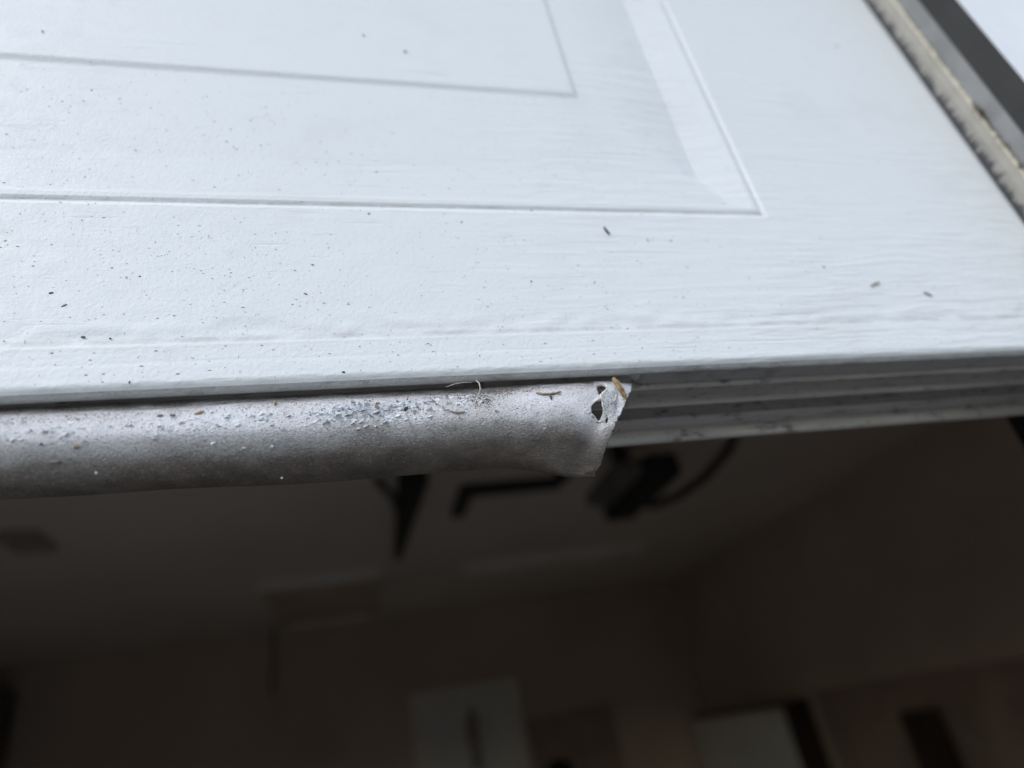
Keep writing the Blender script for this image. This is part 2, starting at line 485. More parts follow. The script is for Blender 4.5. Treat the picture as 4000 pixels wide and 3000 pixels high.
# sections already lying on the horizontal track
for i, y0 in enumerate((0.22, 0.76)):
    bm = box_data(X0, X1, y0, y0 + 0.53, 0.80, 0.845, 0.004)
    bm_obj('door_section', bm, MAT['door'], door)
bm = box_data(X0, X1, -0.0225, 0.0225, 0.0, 0.36)
for v in bm.verts:
    v.co = Matrix.Rotation(math.radians(-38), 3, 'X') @ v.co + Vector((0, 0.03, 0.535))
bm_obj('door_section', bm, MAT['door'], door)

# double channel retainer under the door
def extrude_x(name, sec_pts, x0, x1, mat, parent, nx=120, wob=0.0):
    k = len(sec_pts)
    vs, fs = [], []
    xs = [x0 + (x1 - x0) * i / nx for i in range(nx + 1)]
    for x in xs:
        for (y, z) in sec_pts:
            dz = wob * noise.noise(Vector((x * 35, y * 200, z * 200)))
            vs.append((x, y, z + dz))
    for i in range(nx):
        for j in range(k):
            a, b = i * k + j, i * k + (j + 1) % k
            fs.append((a, b, b + k, a + k))
    fs += [tuple(range(k)), tuple(range(nx * k, nx * k + k))[::-1]]
    return mesh(name, vs, fs, mat, parent)

rs = [(0.0137, -0.0040), (0.0150, -0.0047), (0.0158, -0.0051), (0.0168, -0.0047), (0.0296, -0.0048), (0.0300, -0.0052), (0.0302, -0.0066), (0.0308, -0.0071), (0.0316, -0.0071), (0.0321, -0.0064), (0.0323, 0.0000),
      (0.0330, 0.0008), (0.0445, 0.0008), (0.0452, 0.0000), (0.0454, -0.0068), (0.0461, -0.0077), (0.0474, -0.0075), (0.0482, -0.0066), (0.0500, -0.0065), (0.0505, -0.0071), (0.0510, -0.0066),
      (0.0535, -0.0066), (0.0539, -0.0072), (0.0544, -0.0067), (0.0570, -0.0068), (0.0574, -0.0072), (0.0578, -0.0138), (0.0588, -0.0150), (0.0608, -0.0150), (0.0616, -0.0138), (0.0618, 0.0040), (0.0137, 0.0040)]
ret = extrude_x('bottom_retainer', rs, X0, X1, MAT['retainer'], door, 200, 0.0002)
ret['label'] = 'grooved aluminium retainer with grime, bare where the seal is missing'

# ---------------------------------------------------------------- the torn bottom seal
PN = [(.014, .0015), (.0095, -.0020), (.0060, -.0058), (.0024, -.0088), (-.0006, -.0123), (-.0022, -.0162), (-.0020, -.0215), (.0025, -.0272), (.009, -.0312), (.016, -.0332), (.023, -.0325), (.034, -.0245), (.050, -.0075)]
PE = [(.014, .0005), (.0085, -.0026), (.0035, -.0062), (-.0015, -.0120), (-.0040, -.019), (-.0035, -.0255), (.0, -.0325), (.006, -.0395), (.0125, -.0455), (.017, -.0468), (.024, -.042), (.033, -.031), (.046, -.008)]
def spline(P, t):
    m = len(P) - 1
    f = min(max(t, 0), 1) * m
    i = min(int(f), m - 1)
    u = f - i
    g = lambda k: Vector(P[min(max(k, 0), m)])
    p0, p1, p2, p3 = g(i - 1), g(i), g(i + 1), g(i + 2)
    return 0.5 * ((2 * p1) + (p2 - p0) * u + (2 * p0 - 5 * p1 + 4 * p2 - p3) * u * u + (3 * p1 - p0 - 3 * p2 + p3) * u * u * u)
def lerp_table(tab, v):
    for (a, fa), (b, fb) in zip(tab, tab[1:]):
        if v <= b: return fa + (fb - fa) * max(0, (v - a)) / (b - a)
    return tab[-1][1]
XE = [(0, .0625), (.083, .061), (.167, .0585), (.25, .0545), (.333, .049), (.417, .0445), (.5, .0395), (.583, .036), (.667, .034), (.75, .0338), (.83, .036), (1, .044)]
UB, UE = -0.03, 0.045
def tearline(z):    # x of the torn lip for a given height
    return lerp_table([(-.030, .0352), (-.0226, .0351), (-.0212, .0349), (-.0193, .0348), (-.0174, .0366), (-.0161, .0383), (-.0139, .0403), (-.0115, .0404), (-.009, .0400)], z)
def seal_pt(u, t):
    if u < UB: x = u
    else:
      x = UB + (u - UB) * (lerp_table(XE, t) - UB) / (UE - UB)
      e = sstep(UE - 0.004, UE, u)               # slightly ragged cut
      x += e * (0.0007 * noise.noise(Vector((t * 45, 2, 0))) + 0.0004 * noise.noise(Vector((t * 160, 7, 0))) - 0.0022 * math.exp(-((t - 0.70) / 0.03) ** 2))
    a, b = spline(PN, t), spline(PE, t)
    k = 1 + 0.12 * sstep(-0.22, -0.05, x)
    a = Vector((a.x, a.y * k if a.y < -.01 else a.y))
    w = sstep(-0.03 + 0.018 * sstep(0.2, 0.55, t), 0.03, x)
    p = a.lerp(b, w)
    y, z = p
    z -= 0.0006 * sstep(-0.20, -0.10, x) * (1 - sstep(0.15, 0.4, t))
    front = t < 0.68
    if x > -0.24:
        y += 0.0005 * noise.noise(Vector((x * 28, z * 40, 1))) + 0.00025 * noise.noise(Vector((x * 140, z * 170, 3)))
        z += 0.0007 * noise.noise(Vector((x * 20, 5, t * 3))) * min(1, t * 2)
    if front:
        tl = tearline(z)
        g = math.exp(-((z + 0.0175) / 0.0105) ** 2)
        if x > tl - 0.0016:                       # the torn flap stands proud and then falls back to the cut end
            d = (x - tl) / 0.012
            y -= g * 0.0030 * sstep(tl - 0.0016, tl + 0.0008, x) * math.exp(-max(0, d) ** 2 * 2.2)
        else:                                     # the skin left of the tear is pushed in a little
            y += g * 0.0012 * math.exp(-((tl - x) / 0.006) ** 2)
        # crease beside the leaf and edge turned in
        y += 0.0030 * sstep(0.046, 0.060, x) * (1 if z > -0.025 else 0.4)
        y += 0.0011 * math.exp(-((x - (0.0435 + (z + .02) * 0.25)) / 0.0013) ** 2) * math.exp(-((z + .022) / .006) ** 2)
        # vertical fold rising to the cut lower corner
        xe = lerp_table(XE, t)
        y -= 0.0030 * sstep(xe - 0.009, xe + 0.001, x) * sstep(-.020, -.032, z)
        y += 0.0012 * math.exp(-((x - xe + 0.0105) / 0.005) ** 2) * sstep(-.024, -.034, z)
    return Vector((x, y, z))

H1 = [(38.6, -8.8), (40.4, -8.9), (40.4, -11.5), (40.2, -13.6), (38.4, -15.9), (36.6, -17.0), (36.9, -14.6), (37.2, -12.3), (38.0, -10.8)]
H2 = [(34.8, -19.4), (35.1, -20.8), (35.1, -22.6), (35.4, -24.7), (35.2, -26.3), (34.0, -28.4), (33.0, -28.1), (32.2, -26.6), (30.7, -25.0), (31.0, -22.3), (32.6, -20.6)]
H3 = [(36.5, -28.0), (37.2, -27.9), (37.4, -28.8), (36.9, -29.9), (36.4, -30.5), (35.9, -30.1), (36.0, -29.1)]
HOLES = [[(a / 1000, b / 1000) for a, b in h] for h in (H1, H2, H3)]
def inside(p, poly):
    c = False
    n_ = len(poly)
    for i in range(n_):
        (xa, ya), (xb, yb) = poly[i], poly[(i + 1) % n_]
        if (ya > p[1]) != (yb > p[1]) and p[0] < (xb - xa) * (p[1] - ya) / (yb - ya) + xa: c = not c
    return c
def nearest_on(p, poly):
    best, bp = 9, p
    for i in range(len(poly)):
        a, b = Vector(poly[i]), Vector(poly[(i + 1) % len(poly)])
        q = Vector(p)
        s = max(0, min(1, (q - a).dot(b - a) / max((b - a).length_squared, 1e-12)))
        r = a + (b - a) * s
        if (q - r).length < best: best, bp = (q - r).length, r
    return bp

us = [X0 + 0.05 * i for i in range(int((-0.25 - X0) / 0.05) + 1)] + [-0.25 + 0.0015 * i for i in range(1, 147)]
us = [u for u in us if u < UB] + [UB + 0.0004 * i for i in range(int((UE - UB) / 0.0004) + 1)]
NT = 150
ts = [i / NT * 0.70 for i in range(NT)] + [0.70 + 0.30 * i / 20 for i in range(21)]
vs, fs = [], []
for u in us:
    for t in ts: vs.append(seal_pt(u, t))
n = len(ts)
holevert = set()
for i in range(len(us) - 1):
    for j in range(n - 1):
        a = i * n + j
        f = (a, a + n, a + n + 1, a + 1)
        c = sum((vs[k] for k in f), Vector()) / 4
        hit = None
        if j < NT * 0.95 and c.x > 0.029:
            for h in HOLES:
                if inside((c.x, c.z), h): hit = h; break
        if hit is not None:
            for k in f: holevert.add((k, HOLES.index(hit)))
            continue
        fs.append(f)
used = set(k for f in fs for k in f)
for k, hi in holevert:
    if k in used:
        r = nearest_on((vs[k].x, vs[k].z), HOLES[hi])
        d = Vector((r.x - vs[k].x, r.y - vs[k].z))
        if d.length < 0.0005: vs[k] = Vector((r.x, vs[k].y, r.y))
bvh_seal = BVHTree.FromPolygons(vs, fs)
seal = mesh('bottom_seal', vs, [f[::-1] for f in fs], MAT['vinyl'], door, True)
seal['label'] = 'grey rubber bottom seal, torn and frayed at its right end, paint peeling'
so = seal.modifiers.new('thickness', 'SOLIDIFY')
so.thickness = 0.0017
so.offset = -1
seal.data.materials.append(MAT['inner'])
so.material_offset = 1
def on_seal(x, z, lift=0.0):
    h, nrm, _, _ = bvh_seal.ray_cast(Vector((x, -0.5, z)), Vector((0, 1, 0)))
    if h is None: return Vector((x, 0, z)), Vector((0, -1, 0))
    if nrm.y > 0: nrm = -nrm
    return h + nrm * lift, nrm

# frayed pale lips of the tear
def ragged(pts, w, name, mat, lift=0.0002):
    P = []
    for (a, b), (c, d) in zip(pts, pts[1:]):
        for k in range(6): P.append((a + (c - a) * k / 6, b + (d - b) * k / 6))
    P.append(pts[-1])
    Q, R = [], []
    for i, (x, z) in enumerate(P):
        p, nn = on_seal(x / 1000 + random.uniform(-1, 1) * 0.00012, z / 1000, lift)
        if abs(p.y) > 0.02: p = Vector((x / 1000, -0.006, z / 1000))
        Q.append(p); R.append(w * random.uniform(0.45, 1.35) * math.sin(math.pi * (i + 0.8) / (len(P) + 0.6)))
    return tube(name, Q, R, mat, seal, 6, 0.35)
ragged([(40.7, -9.8), (41.0, -11.5), (40.8, -13.6), (39.0, -15.8), (36.9, -17.5), (35.3, -19.2), (35.5, -21.2), (35.7, -23.0), (35.9, -24.6)], 0.00050, 'torn_edge', MAT['torn'])
ragged([(30.4, -25.3), (31.9, -26.8), (33.0, -28.5), (34.4, -28.9), (36.3, -28.7)], 0.00030, 'torn_edge', MAT['torn'])
ragged([(44.0, -15.4), (43.2, -18.4), (42.0, -20.2), (40.8, -21.8)], 0.00034, 'torn_edge', MAT['torn'])

# curled scrap of the skin folded into the lower tear
cv, cf = [], []
for i in range(7):
    for j in range(5):
        a, b = i / 6, j / 4
        cv.append((0.0312 + 0.0036 * a + 0.0003 * b, 0.0004 + 0.0022 * a * a + 0.0004 * math.sin(3 * b), -0.0232 - 0.0040 * b - 0.0014 * a))
for i in range(6):
    for j in range(4):
        k = i * 5 + j
        cf.append((k, k + 1, k + 6, k + 5))
mesh('torn_scrap', cv, cf, MAT['vinyl'], seal, True)

# peeling paint: thin curled flakes, many too small to count
vs, fs = [], []
def flake(c, nrm, r, tilt):
    t1 = nrm.cross(Vector((1, 0, 0.2))).normalized()
    t2 = nrm.cross(t1)
    k = len(vs)
    m = random.randint(5, 8)
    ax = random.uniform(0, 2 * math.pi)
    ring = []
    for i in range(m):
        an = 2 * math.pi * i / m
        rr = r * random.uniform(0.45, 1.25)
        lift = tilt * r * max(0, math.cos(an - ax)) * random.uniform(0.5, 1.4)
        ring.append(c + t1 * math.cos(an) * rr * 0.7 + t2 * math.sin(an) * rr * 1.5 + nrm * (lift + 0.00004))
    vs.extend(ring)
    vs.extend([p - nrm * 0.00006 for p in ring])
    fs.append(tuple(range(k, k + m)))
    for i in range(m): fs.append((k + i, k + (i + 1) % m, k + m + (i + 1) % m, k + m + i))
clusters = [(-.190, -.0195, .022, .0014, 34), (-.170, -.0188, .02, .0012, 20), (-.112, -.0178, .03, .0014, 40), (-.085, -.0172, .018, .0016, 80), (-.066, -.0160, .010, .0020, 170),
            (-.066, -.0205, .011, .0015, 110), (-.052, -.0155, .006, .0013, 110), (-.043, -.0140, .006, .0009, 50), (-.022, -.0148, .005, .0020, 60), (-.035, -.0190, .004, .0008, 20), (-.1, -.021, .08, .004, 90), (-.2, -.0135, .02, .0015, 30)]
for cx_, cz_, sx, sz, num in clusters:
    for i in range(num):
        x, z = random.gauss(cx_, sx), random.gauss(cz_, sz)
        if x > 0.02 or x < -0.26: continue
        p, nn = on_seal(x, z)
        flake(p, nn, random.uniform(0.0003, 0.00105) * (1.3 if random.random() < 0.12 else 0.9), random.choice([0.1, 0.4, 0.9, 1.6]))
pk = mesh('peeling_paint', vs, fs, MAT['paint'], seal)
pk['kind'] = 'stuff'
pk['label'] = 'curled white flakes of paint peeling off the seal'

# ---------------------------------------------------------------- debris on the seal
def path(pts, lift, steps=4):
    Q = []
    for (a, b), (c, d) in zip(pts, pts[1:]):
        for k in range(steps):
            x, z = a + (c - a) * k / steps, b + (d - b) * k / steps
            Q.append(on_seal(x / 1000, z / 1000, lift)[0])
    Q.append(on_seal(pts[-1][0] / 1000, pts[-1][1] / 1000, lift)[0])
    return Q
tw = empty('twig', on_seal(.0140, -.0140)[0], 'tiny brown twig with dark side stem lying on the seal left of the tear', 'twig')
tube('stem', path([(8.2, -13.0), (11, -14.2), (15, -14.3), (18.2, -13.7), (19.6, -13.2)], 0.0004), [0.0002, .00042, .00048, .00055, .00052, .0005, .0005, .00056, .0006, .00055, .0005, .0004, .00045, .0004, .0003, .0002, .00015], MAT['twig'], tw, 7, 0.25)
tube('side_stem', path([(14.2, -14.6), (13.9, -17.4)], 0.0005), [0.0003, 0.0004, 0.00042, 0.0004, 0.0004], MAT['dark'], tw, 7, 0.15)
tube('side_stem', path([(17.6, -14.2), (19.2, -15.4)], 0.0003), [0.0002, 0.0002, 0.00018, 0.00015, 0.0001], MAT['twig'], tw, 6)

lf = [(43.2, -10.6), (44.0, -9.0), (45.2, -8.4), (46.0, -10.0), (46.9, -12.0), (47.2, -14.4), (48.0, -16.8), (48.6, -19.6), (47.4, -19.9), (46.2, -18.8), (45.3, -16.4), (44.5, -13.4)]
bm = bmesh.new()
top = []
for i, (x, z) in enumerate(lf):
    p, nn = on_seal(x / 1000, z / 1000)
    y = -0.0042 - 0.0012 * math.sin((z + 20) / 12 * math.pi)
    top.append(bm.verts.new((x / 1000, y + random.uniform(-.0002, .0002), z / 1000)))
ctr = bm.verts.new((0.0460, -0.0060, -0.0142))
for i in range(len(top)): bm.faces.new((top[i], top[(i + 1) % len(top)], ctr))
bmesh.ops.subdivide_edges(bm, edges=bm.edges[:], cuts=2, use_grid_fill=True)
for v in bm.verts: v.co += Vector((noise.noise(v.co * 900) * .0006, noise.noise(v.co * 700) * .0006, noise.noise(v.co * 800 + Vector((5, 0, 0))) * .0005))
leaf = bm_obj('leaf_fragment', bm, MAT['leaf'])
m_ = leaf.modifiers.new('thickness', 'SOLIDIFY'); m_.thickness = 0.0003
tag(leaf, 'golden brown fragment of dry leaf stuck across the torn end of the seal', 'leaf')

tag(tube('grass_blade', [(-.0170, -.0005, -.0045), (-.0164, -.0030, -.0075), (-.0166, -.0042, -.0110), (-.0178, -.0048, -.0140), (-.0190, -.0046, -.0162), (-.0204, -.0040, -.0185)], [.00022, .00032, .0003, .00024, .0002, .0001], MAT['grass'], None, 6, 0.1),
    'thin pale grass blade curving down from the gap over the seal', 'grass blade')
tag(tube('grass_blade', path([(-48.6, -19.5), (-47.8, -22.5), (-46.6, -26), (-45.3, -29.5)], 0.0003), .00018, MAT['grass'], None, 6, 0.5),
    'frayed thin straw hanging down the middle of the seal below the largest flakes', 'grass blade')
tag(tube('grass_blade', path([(-34.5, -17.4), (-31, -19.4), (-27.6, -20.6), (-24.4, -20.4)], 0.0005), [.0001, .0001, .00015, .0002, .0002, .0003, .0004, .0005, .0005, .0006, .0005, .0004, .0002], MAT['grass'], None, 6, 0.45),
    'curled straw with a ragged tip on the seal below the curved blade', 'grass blade')
tag(tube('grass_blade', [(-.030, .0015, -.0060), (-.0265, .0006, -.0052), (-.0225, -.0008, -.0054), (-.0195, -.0018, -.0062)], [.0001, .00016, .00018, .00012], MAT['grass'], None, 6),
    'short pale hair lying in the dark gap just left of the curved blade', 'grass blade')

def nugget(name, c, r, mat, squash=(1, 1, 1), rot=0.0, seed=0, parent=None):
    bm = bmesh.new()
    bmesh.ops.create_icosphere(bm, subdivisions=2, radius=r)
    R = Matrix.Rotation(rot, 3, 'Y')
    for v in bm.verts:
        d = 1 + 0.35 * noise.noise(v.co / r * 1.4 + Vector((seed * 7.3, 0, 0)))
        v.co = R @ Vector((v.co.x * squash[0], v.co.y * squash[1], v.co.z * squash[2])) * d + Vector(c)
    return bm_obj(name, bm, mat, parent, True)
def sn(name, x, z, r, mat, sq, label, cat, rot=0.0, seed=0):
    p, nn = on_seal(x / 1000, z / 1000, r * 0.4)
    return tag(nugget(name, p, r, mat, sq, rot, seed), label, cat)
sn('seed_husk', -140.2, -13.7, .00075, MAT['twig'], (1.3, .7, .7), 'brown seed husk on the bright top of the seal at far left', 'seed husk', 0.1, 1)
sn('dirt_crumb', -126.6, -13.6, .0011, MAT['tan'], (1.7, .4, .6), 'tan smear of crumbled dirt on the seal right of the brown seed husk', 'dirt', -0.3, 2)
sn('pebble', -122.3, -13.4, .0007, MAT['chalk'], (1.2, .7, .8), 'small white grain touching the tan crumb on the seal', 'grit', 0, 3)
sn('dirt_crumb', -99.2, -9.9, .00085, MAT['twig'], (.8, .8, 1.3), 'upright brown crumb at the edge of the dark gap under the lip', 'dirt', 0, 4)
sn('dirt_crumb', -166.6, -24.2, .0008, MAT['tan'], (1.1, .6, .8), 'tan crumb low on the seal near the left border of the photo', 'dirt', 0, 5)
sn('dirt_crumb', -177.5, -22.8, .0005, MAT['dark'], (1.1, .6, .9), 'round dark brown crumb left of the tan crumb low on the seal', 'dirt', 0, 6)
sn('mud_spot', -174.0, -27.8, .0014, MAT['speck'], (1.5, .12, .5), 'flat dark mud smear on the seal below the crumbs at far left', 'mud', 0.05, 7)
sn('pebble', -98.0, -36.2, .0006, MAT['chalk'], (1, .8, 1), 'larger white grain on the dark lower half of the seal', 'grit', 0, 8)
sn('pebble', -159.3, -34.8, .0004, MAT['chalk'], (1, .8, 1), 'smaller white grain near the lower left end of the seal', 'grit', 0, 9)
sn('dirt_crumb', -48.5, -17.3, .0007, MAT['dark'], (1.0, .5, 1.8), 'dark curled chip under the thickest paint flakes on the seal', 'dirt', 0.7, 10)
sn('yellow_chip', -60.0, -15.5, .0010, MAT['tan'], (.7, .4, 1.4), 'yellowish chip standing among the white paint flakes', 'dirt', -0.5, 11)
sn('mud_spot', 38.9, -28.9, .0001, MAT['dark'], (1, .3, 1), 'dark fleck at the cut edge of the seal below the tear', 'mud', 0, 12)

# soil caught in the top of the seal, uncountable
vs, fs = [], []
def grain(c, r, ax=(1, 1, 1), rg=random):
    k = len(vs)
    for d in ((1, 0, 0), (-1, 0, 0), (0, 1, 0), (0, -1, 0), (0, 0, 1), (0, 0, -1)):
        vs.append(c + Vector((d[0] * ax[0], d[1] * ax[1], d[2] * ax[2])) * r * rg.uniform(0.6, 1.3))
    fs.extend([(k + a, k + b, k + e) for a, b, e in ((0, 2, 4), (2, 1, 4), (1, 3, 4), (3, 0, 4), (2, 0, 5), (1, 2, 5), (3, 1, 5), (0, 3, 5))])
for cx_, cz_, sx, sz, num in [(-.013, -.0105, .010, .0016, 420), (-.018, -.0150, .005, .002, 240), (.000, -.009, .02, .0012, 220), (-.06, -.0165, .014, .0028, 300), (-.19, -.0125, .03, .0016, 420),
                              (-.1, -.0115, .06, .0015, 260), (-.09, -.0205, .08, .004, 260), (.04, -.026, .004, .006, 120), (-.08, -.03, .08, .005, 120)]:
    for i in range(num):
        x, z = random.gauss(cx_, sx), random.gauss(cz_, sz)
        if x > 0.05 or x < -0.25 or z > -0.006: continue
        p, nn = on_seal(x, z)
        if abs(p.y) > 0.012: continue
        grain(p, random.uniform(0.00012, 0.00034), (1.3, .6, .9))
soil_v, soil_f = vs, fs
vs, fs = [], []
rg = random.Random(8)
for i in range(4200):
    x = rg.uniform(-0.21, 0.045)
    z = rg.gauss(-0.0215, 0.0065)
    if z > -0.008 or z < -0.043 or (z < -0.029 and rg.random() < 0.8): continue
    p, nn = on_seal(x, z)
    if abs(p.y) > 0.022: continue
    grain(p, rg.choice([0.00008, 0.0001, 0.00013, 0.00018]), (rg.uniform(1, 2.2), .5, .7), rg)
pd = mesh('sparkle_chips', vs, fs, MAT['paint'], seal)  # pale chips added for the sparkle of the grain
pd['kind'] = 'stuff'
vs, fs = soil_v, soil_f
for i in range(1500):
    x = rg.uniform(-0.21, 0.05)
    z = rg.gauss(-0.020, 0.008)
    if z > -0.008 or z < -0.043: continue
    p, nn = on_seal(x, z)
    if abs(p.y) > 0.022: continue
    grain(p, rg.choice([0.00009, 0.00012, 0.00016, 0.0002]), (rg.uniform(1, 2.2), .5, .7), rg)
tag(mesh('soil_grains', vs, fs, MAT['soil']), 'brown grains of soil scattered over the upper face of the seal', 'dirt', kind='stuff')

# ---------------------------------------------------------------- dirt on the door face
def face_y(z): return -0.0004 if z < 0.018 else 0.0
vs, fs = [], []
rg = random.Random(21)
cnt = 0
while cnt < 4600:
    x, z = rg.uniform(-0.26, 0.36), rg.uniform(0.001, 0.33)
    dens = (1.0 if x < -0.1 else 0.7 if x < 0.1 else 0.35) * (1.0 if z < 0.08 else 0.5)
    if rg.random() > dens: continue
    cl = noise.noise(Vector((x * 14, z * 22, 3)))
    if cl < rg.uniform(-0.9, 0.35): continue
    cnt += 1
    r = rg.choice([0.00009, 0.00011, 0.00013, 0.00015, 0.00018, 0.00024])
    y = face_y(z)
    if PZ0 < z and x < 0.17: y = 0.0 if z < 0.18 else -0.0012
    grain(Vector((x, y - r * 0.2, z)), r, (rg.choice([1, 1.8, 3.2]), 0.5, 1.0), rg)
tag(mesh('dirt_specks', vs, fs, MAT['speck']), 'tiny grey and brown specks of dirt spattered over the white door', 'dirt', kind='stuff')

face_things = [
    (-212.7, 212.0, .0006, 'dark', (1, .6, 1), 0, 'dark speck near the upper left corner of the photo on the raised panel', 'grit'),
    (-186.0, 171.0, .0006, 'dark', (1, .6, 1), 0, 'dark speck just under the upper panel line at left', 'grit'),
    (-27.8, 220.1, .0010, 'speck', (1, .4, .9), 0, 'blurred grey spot on the raised panel, lower of the two at top centre', 'grit'),
    (-51.2, 232.3, .0009, 'tan', (1.1, .3, .7), 0, 'faint tan spot high on the raised panel, upper of the two at top centre', 'grit'),
    (-56.5, 92.0, .00055, 'dark', (1.5, .6, 1), .2, 'dark elongated speck just below the long panel groove, left of centre', 'grit'),
    (-185.1, 45.6, .0006, 'dark', (1.7, .6, .8), -.3, 'thick dark seed on the bottom rail at left, upper one of a pair', 'seed'),
    (-179.6, 39.2, .0007, 'speck', (1.9, .5, .6), -.6, 'slender grey seed slanting on the bottom rail, lower one of a pair', 'seed'),
    (-170.8, 23.7, .00065, 'dark', (1.6, .6, .8), 0, 'dark double speck on the hem ripple at left', 'grit'),
    (-161.2, 22.7, .00045, 'dark', (1.3, .6, .9), 0, 'dark round speck right of the double speck on the hem ripple', 'grit'),
    (-72.3, 2.4, .00055, 'dark', (1.5, .6, .9), .2, 'black chip on the bottom lip of the door above the paint flakes', 'grit'),
    (88.3, 76.4, .0009, 'speck', (.25, .3, 1.5), -.5, 'faint thin curved fibre right of the dark stick', 'fibre'),
    (102.0, 76.6, .0006, 'speck', (.9, .5, 1), 0, 'grey dot right of the faint fibre below the panel corner', 'grit'),
    (18.3, 49.6, .00055, 'dark', (1, .7, 1), 0, 'lone round black dot in the middle of the bottom rail', 'grit'),
    (191.0, 58.2, .0007, 'speck', (1.2, .5, 1), 0, 'dark grey dot on the bottom rail well right of the panel corner', 'grit'),
    (302.4, 272.5, .0013, 'speck', (.6, .4, 1.2), 0, 'blurred grey speck on the grained stile near the door stop', 'grit'),
    (129.8, 119.9, .0008, 'tan', (1, .3, .6), .4, 'tan smudge on the pale band by the lower right panel corner', 'grit'),
    (-86.8, 43.6, .0007, 'twig', (1.5, .5, .7), .5, 'brown hooked speck in the middle left of the bottom rail', 'grit'),
    (-153.6, 53.9, .0006, 'tan', (1, .4, .8), 0, 'small tan dot on the bottom rail at left', 'grit'),
    (27.1, 96.6, .0005, 'dark', (1, .5, 1), 0, 'dark speck sitting in the long panel groove right of centre', 'grit'),
    (-11.2, 87.5, .0005, 'dark', (1, .6, 1.2), 0, 'dark speck below the panel groove near the centre', 'grit'),
    (-83.5, 60.1, .0006, 'speck', (1.5, .5, .7), .4, 'slanting grey speck left of centre on the bottom rail', 'grit'),
    (-30.4, 109.8, .0006, 'speck', (1, .5, 1), 0, 'right one of two grey dots above the long panel groove', 'grit'),
    (-78.2, 109.8, .0006, 'speck', (1, .5, 1), 0, 'left one of two grey dots above the long panel groove', 'grit'),
    (-152.2, 1.9, .0006, 'speck', (.6, .8, 1.2), .3, 'brownish curl on the bottom lip at left above the seal', 'grit'),
]
for i, (x, z, r, mt, sq, rot, lab, cat) in enumerate(face_things):
    y = face_y(z / 1000)
    if z > 100 and x < 170: y = 0.0012 if z < 140 else 0.0002
    if z > 186: y = -0.0018 if x < 70 else 0.0
    tag(nugget({'seed': 'seed', 'fibre': 'fibre'}.get(cat, 'dirt_speck'), (x / 1000, y - r * 0.1, z / 1000), r * 0.85, MAT[mt], sq, rot, i), lab, cat)
tag(tube('stick', [(.0650, -.0006, .0850), (.0657, -.0008, .0826), (.0668, -.0006, .0802)], [.00045, .0006, .0005], MAT['dark'], None, 7, .1), 'upright dark grey stick stuck under the panel corner groove', 'stick')
tag(tube('stick', [(.2150, -.0006, .0442), (.2185, -.0009, .0456), (.2225, -.0006, .0470)], [.0003, .0005, .0003], MAT['tan'], None, 7, .15), 'light brown stick on the bottom rail at right', 'stick')
tag(tube('stick', [(.2490, -.0005, .0392), (.2512, -.0007, .0380), (.2535, -.0005, .0366)], [.0003, .00045, .0003], MAT['speck'], None, 7, .1), 'short grey stick slanting down right of the light brown stick', 'stick')

# ---------------------------------------------------------------- inside the garage (far out of focus)
hatch = empty('attic_hatch', (-0.25, 4.8, CEIL), 'dim square attic hatch with raised pale frame in the garage ceiling', 'attic hatch')
hx0, hx1, hy0, hy1 = -0.64, 0.12, 4.12, 5.62
box('frame', hx0, hx1, hy0, hy0 + .10, CEIL - .05, CEIL - .002, MAT['trimwhite'], hatch)
box('frame', hx0, hx1, hy1 - .1, hy1, CEIL - .05, CEIL - .002, MAT['trimwhite'], hatch)
box('frame', hx0, hx0 + .08, hy0 + .1, hy1 - .1, CEIL - .045, CEIL - .002, MAT['room'], hatch)
box('frame', hx1 - .08, hx1, hy0 + .1, hy1 - .1, CEIL - .045, CEIL - .002, MAT['room'], hatch)
box('hatch_panel', hx0 + .08, hx1 - .08, hy0 + .1, hy1 - .1, CEIL - .02, CEIL - .003, MAT['room'], hatch)

op = empty('opener_rail', (0.15, 2.7, 0.8), 'black tapering opener rail hanging from the ceiling behind the seal', 'opener rail')
bm = box_data(0, 1, 2.15, 3.30, 0.78, 0.84)
for v in bm.verts:
    near = v.co.y < 2.5
    v.co.x = (0.12 if near else 0.155) + (v.co.x * (0.12 if near else 0.035))
bm_obj('rail', bm, MAT['black'], op)
tube('strut', [(0.03, 1.95, 0.72), (0.10, 2.30, 0.79), (0.15, 2.62, 0.80)], 0.014, MAT['black'], op)
box('hanger', 0.17, 0.20, 3.15, 3.18, 0.8, CEIL, MAT['black'], op)
br = empty('bent_bracket', (0.55, 2.15, 0.71), 'black bent metal bar hanging below the ceiling right of the opener rail', 'bracket')
box('bar', 0.345, 0.76, 2.09, 2.16, 0.695, 0.73, MAT['black'], br)
box('bar', 0.345, 0.40, 2.16, 2.40, 0.695, 0.73, MAT['black'], br)
box('hanger', 0.73, 0.78, 2.02, 2.09, 0.70, CEIL, MAT['black'], br)
lp = empty('spotlight', (1.05, 2.3, 0.71), 'black box shaped ceiling lamp with a curved cable beside the bent bracket', 'lamp')
box('lamp_body', 0.97, 1.10, 2.05, 2.45, 0.69, 0.76, MAT['dimgrey'], lp, 0.02)
box('lamp_head', 1.10, 1.25, 2.02, 2.60, 0.66, 0.77, MAT['black'], lp, 0.02)
box('lamp_mount', 1.06, 1.12, 2.2, 2.26, 0.76, CEIL, MAT['black'], lp)
tube('cable', [(1.22, 2.45, .70), (1.36, 2.56, .71), (1.45, 2.48, .72), (1.51, 2.30, .74), (1.53, 2.08, .78), (1.53, 1.9, .86), (1.52, 1.8, CEIL)], 0.022, MAT['black'], lp)
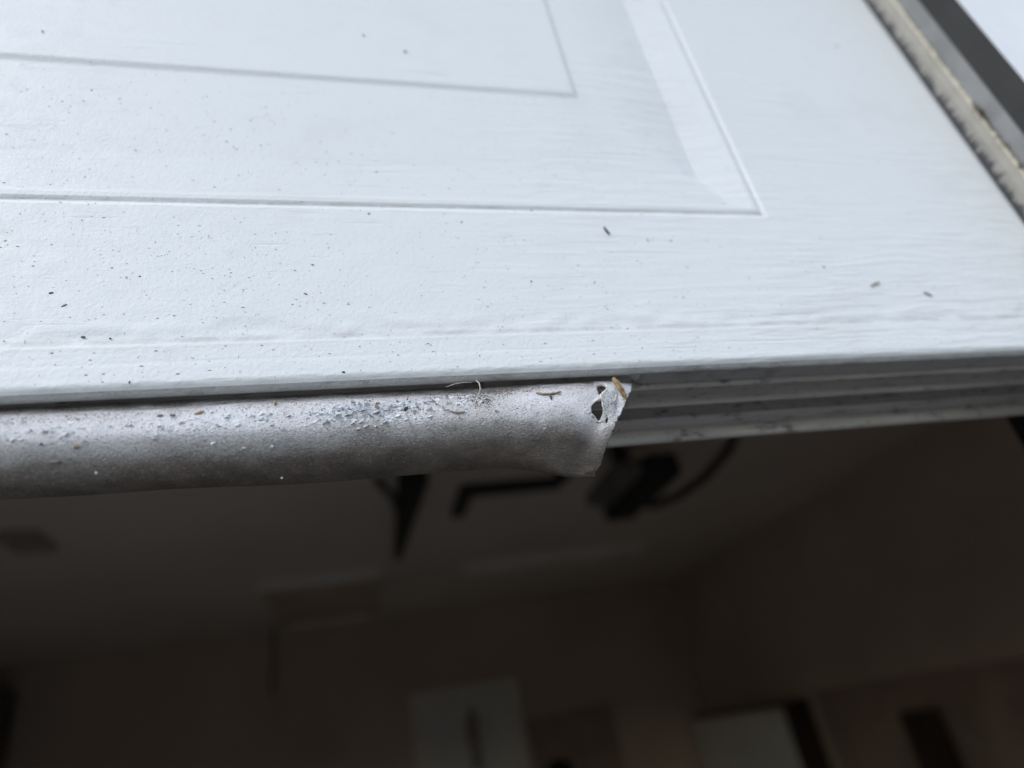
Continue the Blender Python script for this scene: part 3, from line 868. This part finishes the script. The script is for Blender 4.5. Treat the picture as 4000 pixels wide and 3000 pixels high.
tag(box('ceiling_light', 0.68, 2.05, 4.22, 4.42, CEIL - .07, CEIL, MAT['trimwhite'], None, 0.015), 'long switched off pale light fitting on the ceiling right of the hatch', 'ceiling light')
tag(box('junction_box', -1.52, -1.36, 2.78, 3.05, CEIL - .03, CEIL, MAT['midroom'], None, 0.01), 'dim smudge of a junction box on the ceiling near the left border', 'junction box')
tag(tube('pull_cord', [(-.705, 5.6, CEIL), (-.715, 5.75, .80), (-.745, 5.95, .48)], 0.012, MAT['darkwood']), 'thin dark cord hanging below the corner of the attic hatch', 'cord')

bd = empty('back_door', (0.85, 6.0, FLOOR), 'pale interior door with a light frame in the back wall', 'door')
box('door_leaf', 0.46, 1.20, 5.975, 5.998, FLOOR, 0.22, MAT['cab'], bd, 0.004)
box('frame', 0.37, 0.46, 5.93, 5.998, FLOOR, 0.22, MAT['trimwhite'], bd)
box('frame', 1.20, 1.30, 5.93, 5.998, FLOOR, 0.22, MAT['trimwhite'], bd)
box('frame', 0.37, 1.30, 5.93, 5.998, 0.222, 0.31, MAT['trimwhite'], bd)
jk = nugget('coat', (0.86, 5.90, -0.10), 0.09, MAT['midroom'], (.6, .4, 2.6), 0, 3)
tag(jk, 'dim narrow coat hanging on the pale back door', 'coat')
tag(box('notice_board', 1.36, 2.14, 5.96, 5.998, -0.9, -0.04, MAT['redbrown'], None, .004), 'dim reddish board on the back wall between the door and the cabinet', 'board')
tag(nugget('ball', (1.52, 5.86, -0.47), 0.11, MAT['black'], (1, .9, .8), 0, 5), 'black rounded lump in front of the reddish board', 'ball')
cb = empty('cabinet', (2.95, 5.1, FLOOR), 'white low cabinet with a dark side standing by the right wall', 'cabinet')
box('cabinet_body', 2.87, 3.068, 4.42, 5.96, FLOOR, -0.27, MAT['darkwood'], cb)
box('cabinet_top', 2.86, 3.068, 4.42, 5.97, -0.268, -0.255, MAT['darkwood'], cb)
box('cabinet_door', 2.845, 2.868, 4.46, 5.18, FLOOR + .1, -0.285, MAT['cab'], cb)
box('cabinet_door', 2.845, 2.868, 5.20, 5.92, FLOOR + .1, -0.285, MAT['cab'], cb)
tag(box('wall_board', 3.045, 3.068, 1.2, 4.3, FLOOR, -0.22, MAT['redbrown'], None), 'dim reddish board covering the lower right garage wall', 'board')
tag(box('plank', 2.94, 3.0, 3.18, 3.44, FLOOR, -0.40, MAT['darkwood'], None, .01), 'dark upright plank leaning against the right wall', 'plank')
tag(box('shelf_unit', -2.98, -2.62, 5.6, 5.98, -1.2, 0.80, MAT['dimgrey'], None, .01), 'dark tall shape against the back wall at the left border', 'shelf')
tk = empty('door_track', (0.43, 0.12, FLOOR), 'black steel door track running up behind the right end of the door', 'track')
box('track_web', 0.452, 0.456, 0.085, 0.143, FLOOR, 0.40, MAT['black'], tk)
box('track_flange', 0.456, 0.49, 0.139, 0.143, FLOOR, 0.40, MAT['black'], tk)
box('track_flange', 0.456, 0.49, 0.085, 0.089, FLOOR, 0.40, MAT['black'], tk)
